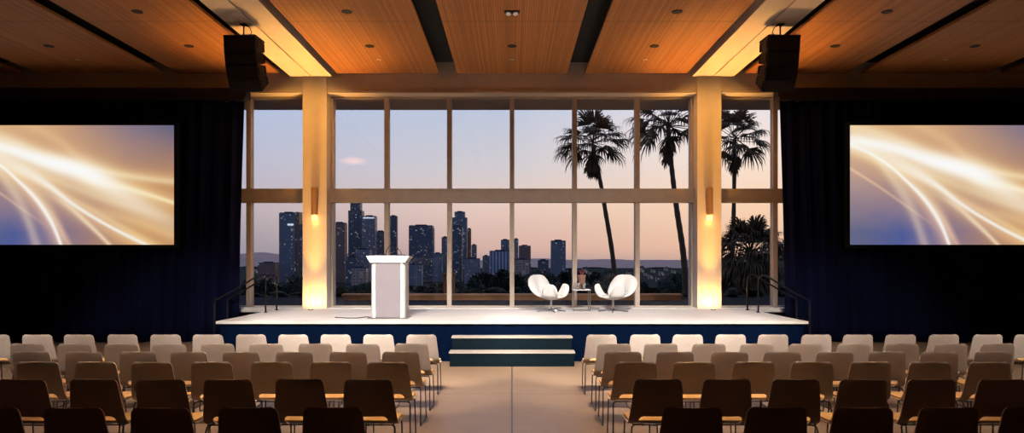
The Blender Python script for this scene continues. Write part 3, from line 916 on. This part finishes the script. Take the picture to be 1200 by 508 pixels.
tower(547.5, 552, 269, 2200, M['t_warm'], 'thin warm-coloured tower beside the round-shouldered tower')
tower(552.5, 558.5, 288, 2150, M['t_grey'], 'small narrow grey tower next to the thin warm tower')
tower(544, 562, 304, 1850, M['t_grey'], 'low wide grey block under the narrow towers, third stage pane')
tower(565.5, 573.5, 301, 1950, M['t_grey'], 'short grey block beside the striped building')
tower(573.5, 599, 295, 1900, M['t_stripe'], 'wide vertically striped office block beside the middle mullion')
tower(587, 597, 282, 2200, M['t_blue'], 'square blue tower rising behind the striped block')
tower(602.5, 607.5, 281, 2200, M['t_grey'], 'slender grey tower just past the middle mullion')
tower(608, 622, 289, 2050, M['t_brown'], 'brown-grey block in the fourth stage pane, above the armchair')
tower(602.5, 620, 305, 1850, M['t_pale'], 'low pale podium building past the middle mullion')
tower(630.5, 643, 306, 1900, M['t_dark'], 'short dark block directly above the armchair nearer the lectern')
tower(646, 663, 283, 1900, M['t_blue'], 'lone square dark-blue tower at the end of the skyline')

# lit hillside houses
rnd = random.Random(5)
hp = []
for px, py in [(300, 318), (309, 326), (318, 331), (338, 330), (666, 319), (686, 318), (692, 321), (700, 324), (738, 322), (744, 326), (752, 317), (757, 322), (763, 325), (766, 318), (772, 328),
               (776, 321), (781, 316), (786, 324), (790, 319), (806, 320), (811, 326), (870, 318), (902, 322)]:
    hp.append((px, py))
proto = None
for n, (px, py) in enumerate(hp):
    Y = 61 * F / (py - HZ) * .62; s = Y / F
    zb = CH - (py - HZ) * s
    if proto is None:
        h = proto = empty('hillside_house')
        MB().box(-.5, .5, 0, .8, -.6, .55).build('house_wall', M['house'], h)
        MB().prism([(-.56, .55), (.56, .55), (.3, .85), (-.3, .85)], -.05, .85).build('roof', M['house_roof'], h)
        MB().box(.18, .3, .3, .45, .6, 1.0).build('chimney', M['house_roof'], h)
    else: h = copy_tree(proto)
    wpx = rnd.uniform(4, 7)
    h.location = (at(px, py, Y).x, Y, zb); h.scale = (wpx * s, wpx * s, wpx * s * .8)
    tag(h, 'small house with lit windows on the far slope, %s counted from the lectern-side curtain' % ORD[n], 'house', 'houses on the far slope')


# trees
def leaf_mesh(name, seed, n, blobs, size):
    rn = random.Random(seed); b = MB()
    for _ in range(n):
        c, rad = rn.choice(blobs)
        d = Vector((rn.gauss(0, 1), rn.gauss(0, 1), rn.gauss(0, 1))).normalized() * rn.uniform(.55, 1.05)
        p = Vector(c) + Vector((d.x * rad[0], d.y * rad[1], d.z * rad[2]))
        a = Vector((rn.gauss(0, 1), rn.gauss(0, 1), rn.gauss(0, .6))).normalized()
        e = a.orthogonal().normalized(); q = rn.uniform(.6, 1.3) * size
        b.bm.faces.new([b.bm.verts.new(p + v) for v in (a * -q, e * q * .45, a * q, e * -q * .45)])
    me = bpy.data.meshes.new(name); b.bm.to_mesh(me); b.bm.free(); me.materials.append(M['leaf'])
    return me


tree_meshes = []
for sd in range(4):
    rn = random.Random(sd + 30)
    blobs = [((rn.uniform(-.6, .6), rn.uniform(-.5, .5), rn.uniform(-.9, .55)), (rn.uniform(.4, .65), rn.uniform(.4, .6), rn.uniform(.35, .55))) for _ in range(7)]
    tree_meshes.append(leaf_mesh('foliage', sd, 4200, blobs, .10))
rnd = random.Random(21)
tl = []
for px, yt, Y in [(290, 328, 45), (306, 322, 52), (322, 332, 40), (338, 331, 46), (352, 323, 50), (394, 331, 42), (410, 332, 48), (424, 330, 40), (436, 333, 44), (484, 331, 40), (498, 332, 46), (512, 328, 42),
                  (538, 329, 44), (550, 322, 50), (562, 317, 56), (574, 319, 48), (586, 318, 42), (600, 315, 50), (613, 319, 44), (625, 316, 52), (638, 319, 45), (652, 317, 50), (667, 313, 46), (682, 316, 55),
                  (696, 321, 42), (708, 311, 60), (721, 321, 46), (735, 325, 42), (750, 331, 46), (766, 332, 40), (782, 323, 44), (793, 318, 52), (808, 325, 46), (850, 316, 40), (868, 322, 44), (894, 318, 40), (908, 324, 46)]:
    tl.append((px, yt, Y))
for n, (px, yt, Y) in enumerate(tl):
    Y = (44, 51, 58, 65)[n % 4]
    ztop = CH - (yt - HZ) * Y / F; g = gz(Y) - .2
    x = (px - 600) * Y / F
    rw = rnd.uniform(1.0, 1.3)
    r = tag(empty('tree', (x, Y, g), rnd.uniform(0, 6)), 'dark leafy tree below the terrace, %s in the belt counted from the lectern-side curtain' % ORD[n], 'tree', 'trees below the terrace')
    f = bpy.data.objects.new('foliage', tree_meshes[n % 4]); COL.objects.link(f); f.parent = r
    f.location = (0, 0, ztop - g - 1.5); f.scale = (rw, rw, 1.5)
    MB().tube([(0, 0, 0), (.05, 0, (ztop - g) * .5), (0, .03, ztop - g - 1.2)], [.16, .12, .06], 8).build('trunk', M['bark'], r)
# hedge on the terrace edge
for n, (px, yt) in enumerate([(300, 343), (326, 341), (350, 343), (398, 340), (424, 341), (450, 340), (476, 341), (502, 340), (528, 341), (554, 338), (580, 336), (606, 337), (632, 334), (658, 336), (684, 333), (710, 335), (736, 337), (762, 336), (788, 338), (812, 337), (856, 336), (882, 338), (914, 336)]):
    Y = 23.2; ztop = CH - (yt - HZ) * Y / F
    x = (px - 600) * Y / F; h = ztop - .69
    r = tag(empty('shrub', (x, Y, .69), n * 1.3), 'low dark shrub behind the terrace wall, %s along counted from the lectern-side curtain' % ORD[n], 'shrub', 'shrubs behind the terrace wall')
    f = bpy.data.objects.new('foliage', tree_meshes[(n + 1) % 4]); COL.objects.link(f); f.parent = r
    f.location = (0, 0, h * .5); f.scale = (.34, .34, h * .5)
    MB().tube([(0, 0, 0), (.01, 0, h * .5)], [.03, .015], 6).build('stem', M['bark'], r)


# palms
def fan(b, origin, d, L, rn, pet=.5, spread=1.25, nl=15, droop=.35, lw=.045):
    d = d.normalized(); side = d.cross(Vector((0, 0, 1)))
    side = side.normalized() if side.length > .05 else Vector((1, 0, 0))
    up = side.cross(d).normalized()
    tw = rn.uniform(-.4, .4); side, up = side * math.cos(tw) + up * math.sin(tw), up * math.cos(tw) - side * math.sin(tw)
    hub = origin + d * (L * pet) + Vector((0, 0, -L * .03))
    # petiole
    w = .022
    b.bm.faces.new([b.bm.verts.new(p) for p in (origin + side * w, origin - side * w, hub - side * w * .7, hub + side * w * .7)])
    b.bm.faces.new([b.bm.verts.new(p) for p in (origin + up * w, origin - up * w, hub - up * w * .7, hub + up * w * .7)])
    for k in range(nl):
        a = (2 * k / (nl - 1) - 1) * spread + rn.uniform(-.05, .05)
        dd = d * math.cos(a) + side * math.sin(a) + up * rn.uniform(-.06, .06)
        le = L * (1 - pet) * (1 - .28 * abs(a) / spread) * rn.uniform(.85, 1.08)
        n = dd.cross(up).normalized() * lw * (L / 2.0)
        p1 = hub + dd * le * .55 + Vector((0, 0, -droop * le * .12)); p2 = hub + dd * le * .85 + Vector((0, 0, -droop * le * .42)); p3 = hub + dd * le * .95 + Vector((0, 0, -droop * le * .95))
        h1 = [b.bm.verts.new(p) for p in (hub - n * .4, hub + n * .4, p1 + n, p1 - n)]
        b.bm.faces.new(h1)
        v2 = [b.bm.verts.new(p2 + n * .6), b.bm.verts.new(p2 - n * .6)]
        b.bm.faces.new((h1[3], h1[2], v2[0], v2[1]))
        b.bm.faces.new((v2[1], v2[0], b.bm.verts.new(p3)))


def palm(path, rad, L, nf, label, seed, skirt=30, emin=-28, sk_len=.55, name='palm_tree', nl=15):
    rn = random.Random(seed)
    base = Vector(path[0]); pts = [Vector(p) - base for p in path]
    r = tag(empty(name, base), label, 'palm', 'palms beyond the terrace')
    # smooth the trunk path
    P = []
    for i in range(len(pts) - 1):
        p0, p1, p2, p3 = pts[max(i - 1, 0)], pts[i], pts[i + 1], pts[min(i + 2, len(pts) - 1)]
        for k in range(8):
            t = k / 8
            P.append(.5 * ((2 * p1) + (p2 - p0) * t + (2 * p0 - 5 * p1 + 4 * p2 - p3) * t * t + (3 * p1 - p0 - 3 * p2 + p3) * t ** 3))
    P.append(pts[-1])
    rs = [rad[0] + (rad[1] - rad[0]) * i / (len(P) - 1) + (.012 if i % 2 else 0) for i in range(len(P))]
    MB().tube(P, rs, 12).build('trunk', M['trunk'], r, smooth=True)
    top = pts[-1]
    b = MB()
    for i in range(nf):
        az = i * 2.39996 + rn.uniform(-.2, .2)
        el = R(80 - (80 - emin) * ((i + .5) / nf) ** .8 + rn.uniform(-6, 6))
        d = Vector((math.cos(az) * math.cos(el), math.sin(az) * math.cos(el), math.sin(el)))
        fan(b, top + Vector((0, 0, rn.uniform(-.1, .15))), d, L * rn.uniform(.88, 1.1), rn, nl=nl, droop=.3 + .35 * math.cos(el))
    b.build('crown', M['frond'], r)
    if skirt:
        b = MB()
        for i in range(skirt):
            az = i * 2.39996 + rn.uniform(-.3, .3); el = R(rn.uniform(-88, -62))
            d = Vector((math.cos(az) * math.cos(el), math.sin(az) * math.cos(el), math.sin(el)))
            fan(b, top + Vector((0, 0, -.25 - rn.random() * .5)), d, L * sk_len * rn.uniform(.8, 1.15), rn, nl=9, droop=.1, spread=.5, lw=.05)
        b.build('dead_skirt', M['dead'], r)


def tp(px, py, Y): return at(px, py, Y)


Y = 40.0
palm([(tp(724, 400, Y).x, Y, gz(Y) - .2), tp(720, 320, Y), tp(709, 245, Y), tp(701, 200, Y), tp(694, 168, Y)], (.15, .095), 2.5, 36, 'tall leaning fan palm in the fifth stage pane, beyond the armchairs', 3, 34)
Y = 30.0
palm([(tp(806, 420, Y).x, Y, gz(Y) - .2), tp(804, 352, Y), tp(801, 300, Y), tp(793, 245, Y), tp(787, 195, Y), tp(783, 146, Y)], (.16, .085), 2.05, 36, 'tall fan palm against the armchair-side column, sixth stage pane', 8, 36)
Y = 38.0
palm([(tp(858, 420, Y).x, Y, gz(Y) - .2), tp(858, 320, Y), tp(860, 240, Y), tp(861, 163, Y)], (.13, .10), 2.25, 32, 'tall straight fan palm in the narrow armchair-side window', 13, 30)
Y = 34.0
palm([(tp(884, 400, Y).x, Y, gz(Y) - .2), tp(882, 350, Y), tp(880, 296, Y)], (.3, .22), 2.25, 84, 'short bushy fan palm in front of the straight palm, narrow armchair-side window', 17, 40, -62, .9, nl=19)

# ------------------------------------------------------------------ world sky
w = bpy.data.worlds.new('dusk_sky'); scene.world = w; w.use_nodes = True
nt = NT(w.node_tree); bg = nt.n['Background']
tc = nt.node('ShaderNodeTexCoord'); sx = nt.node('ShaderNodeSeparateXYZ'); nt.l.new(tc.outputs['Generated'], sx.inputs[0])
hyp = nt.m('SQRT', nt.m('ADD', nt.m('MULTIPLY', sx.outputs[0], sx.outputs[0]), nt.m('MULTIPLY', sx.outputs[1], sx.outputs[1])))
el = nt.m('DIVIDE', sx.outputs[2], nt.m('MAXIMUM', hyp, .001))
e01 = nt.m('MULTIPLY', el, 2.5, clamp=True)         # 0 .. tan=0.4
coolr = nt.ramp(e01, [(0, lin(142, 136, 148)), (.06, lin(156, 148, 158)), (.18, lin(182, 170, 176)), (.35, lin(182, 182, 200)), (.6, lin(170, 188, 218)), (1, lin(140, 154, 186))])
midr = nt.ramp(e01, [(0, lin(176, 150, 152)), (.05, lin(206, 170, 160)), (.2, lin(222, 194, 182)), (.34, lin(202, 196, 200)), (.6, lin(176, 190, 214)), (1, lin(146, 158, 188))])
warmr = nt.ramp(e01, [(0, lin(196, 162, 146)), (.05, lin(228, 182, 154)), (.2, lin(240, 204, 172)), (.38, lin(240, 220, 208)), (.6, lin(218, 214, 224)), (1, lin(140, 156, 194))])
az = nt.m('DIVIDE', sx.outputs[0], nt.m('MAXIMUM', nt.m('ABSOLUTE', sx.outputs[1]), .001))
a1 = nt.m('DIVIDE', nt.m('ADD', az, .40), .36, clamp=True)
a2 = nt.m('DIVIDE', nt.m('ADD', az, .02), .34, clamp=True)
c = nt.mix(a2, nt.mix(a1, coolr, midr), warmr)
# one small pink cloud low over the city
du = nt.m('DIVIDE', nt.m('SUBTRACT', az, (414 - 600) / F), .022); dv = nt.m('DIVIDE', nt.m('SUBTRACT', el, (HZ - 192) / F), .007)
nz = nt.noise(tc.outputs['Generated'], 90.0, 3)
cl = nt.m('SUBTRACT', nt.m('ADD', nt.m('EXPONENT', nt.m('MULTIPLY', nt.m('ADD', nt.m('MULTIPLY', du, du), nt.m('MULTIPLY', dv, dv)), -1.0)), nt.m('MULTIPLY', nz, .4)), .55)
cl = nt.m('MULTIPLY', nt.m('MULTIPLY', cl, 1.6, clamp=True), nt.m('GREATER_THAN', sx.outputs[1], 0.0))
c = nt.mix(cl, c, lin(236, 208, 206))
back = nt.m('MULTIPLY', nt.m('SUBTRACT', .2, sx.outputs[1]), 1.2, clamp=True)
c = nt.mix(back, c, lin(90, 108, 150))
nt.l.new(c, bg.inputs[0]); bg.inputs[1].default_value = 1.24

# ------------------------------------------------------------------ lamps


def spot(name, loc, target, watts, color, angle, blend=.5, size=.05):
    l = bpy.data.lights.new(name, 'SPOT'); l.energy = watts; l.color = color; l.spot_size = R(angle); l.spot_blend = blend; l.shadow_soft_size = size
    o = bpy.data.objects.new(name, l); COL.objects.link(o); o.location = loc
    d = Vector(target) - Vector(loc); o.rotation_euler = d.to_track_quat('-Z', 'Y').to_euler()
    return o


NEU = (1.0, .93, .86); WARM = (1.0, .72, .40); AMB = (1.0, .46, .09)
for x in (-4.2, -1.4, 1.4, 4.2):
    spot('stage_wash', (x, 6.35, 6.2), (x * .8, 13.2, .6), 1080, NEU, 60, 1.0, .06)
for x, e in ((-7.2, 2000), (-4.8, 3600), (-2.3, 5600), (2.3, 5600), (4.8, 3600), (7.2, 2000)):
    spot('stage_front_wash', (x, 6.0, 6.3), (x, 12.2, .8), e * .64, NEU, 41, .5, .06)
for x, e in ((1.25, 2700), (2.45, 2700), (3.65, 2200), (4.85, 1400), (6.05, 850), (7.25, 500)):
    for sg in (-1, 1):
        spot('front_row_fill', (sg * x, 6.0, 6.3), (sg * x, 9.45, .6), e * .45, (1.0, .86, .74), 25, .8, .05)  # unseen spots added to brighten the backs of the front row
for x, e in ((-8.6, 220), (-6.0, 420), (-3.6, 640), (-1.4, 640), (1.4, 640), (3.6, 640), (6.0, 420), (8.6, 220)):
    spot('row_wash', (x, 6.42, 6.2), (x, 8.5, .5), e * 1.02, (1.0, .80, .66), 60, 1.0, .06)
for x in (1.2, 2.4, 3.6, 4.8, 6.0):
    for sg in (-1, 1):
        spot('house_downlight', (sg * x, 7.05, 6.3), (sg * x, 6.72, .45), 820 - 74 * x, WARM, 20, .8, .05)
for p in UP:
    sg = 1 if p[0] > 0 else -1
    spot('column_uplight', (p[0], YC - .28, p[2]), (p[0], YC - 1.75, 6.3), 2000, AMB, 54, 1.0, .03)
    spot('column_uplight_spill', (p[0], YC - .34, p[2]), (p[0], YC + .05, 2.0), 46, AMB, 170, .6, .03)
    spot('column_graze', (p[0], YC - .36, p[2]), (p[0], YC - .12, 6.3), 520, AMB, 42, 1.0, .03)
    spot('ceiling_fill', (p[0], YC - .32, p[2]), (p[0] - sg * 1.6, YC - 3.6, 6.3), 260, (1.0, .62, .32), 96, 1.0, .03)  # added fill without its own fixture, brightens the wood ceiling
    for dx in (-1.72, 2.02):
        spot('column_fill', (p[0] + sg * dx, 14.15, 6.33), (p[0], YC - .03, 4.9), 300, (1.0, .46, .10), 54, 1.0, .04)  # fill added at the dark downlight openings to brighten the upper column
for k, s in enumerate((-1, 1)):
    l = bpy.data.lights.new('sconce_lamp', 'POINT'); l.energy = .7; l.color = AMB; l.shadow_soft_size = .04
    o = bpy.data.objects.new('sconce_lamp', l); COL.objects.link(o); o.location = (s * 4.66, YC - .12, 2.80)

# ------------------------------------------------------------------ camera and view
cam = bpy.data.cameras.new('camera'); co = bpy.data.objects.new('camera', cam); COL.objects.link(co)
cam.sensor_width = 36; cam.lens = 24.0; cam.shift_y = (HZ - 254) / 1200; cam.clip_start = .1; cam.clip_end = 40000
co.location = (0, 0, CH); co.rotation_euler = (R(90), 0, 0)
scene.camera = co
vs = scene.view_settings
vs.view_transform = 'Standard'; vs.look = 'None'; vs.exposure = 0; vs.gamma = 1; vs.use_curve_mapping = False
scene.cycles.use_denoising = True
scene.cycles.max_bounces = 6; scene.cycles.diffuse_bounces = 4; scene.cycles.transparent_max_bounces = 24
scene.cycles.sample_clamp_indirect = 4.0
scene.cycles.caustics_reflective = False; scene.cycles.caustics_refractive = False
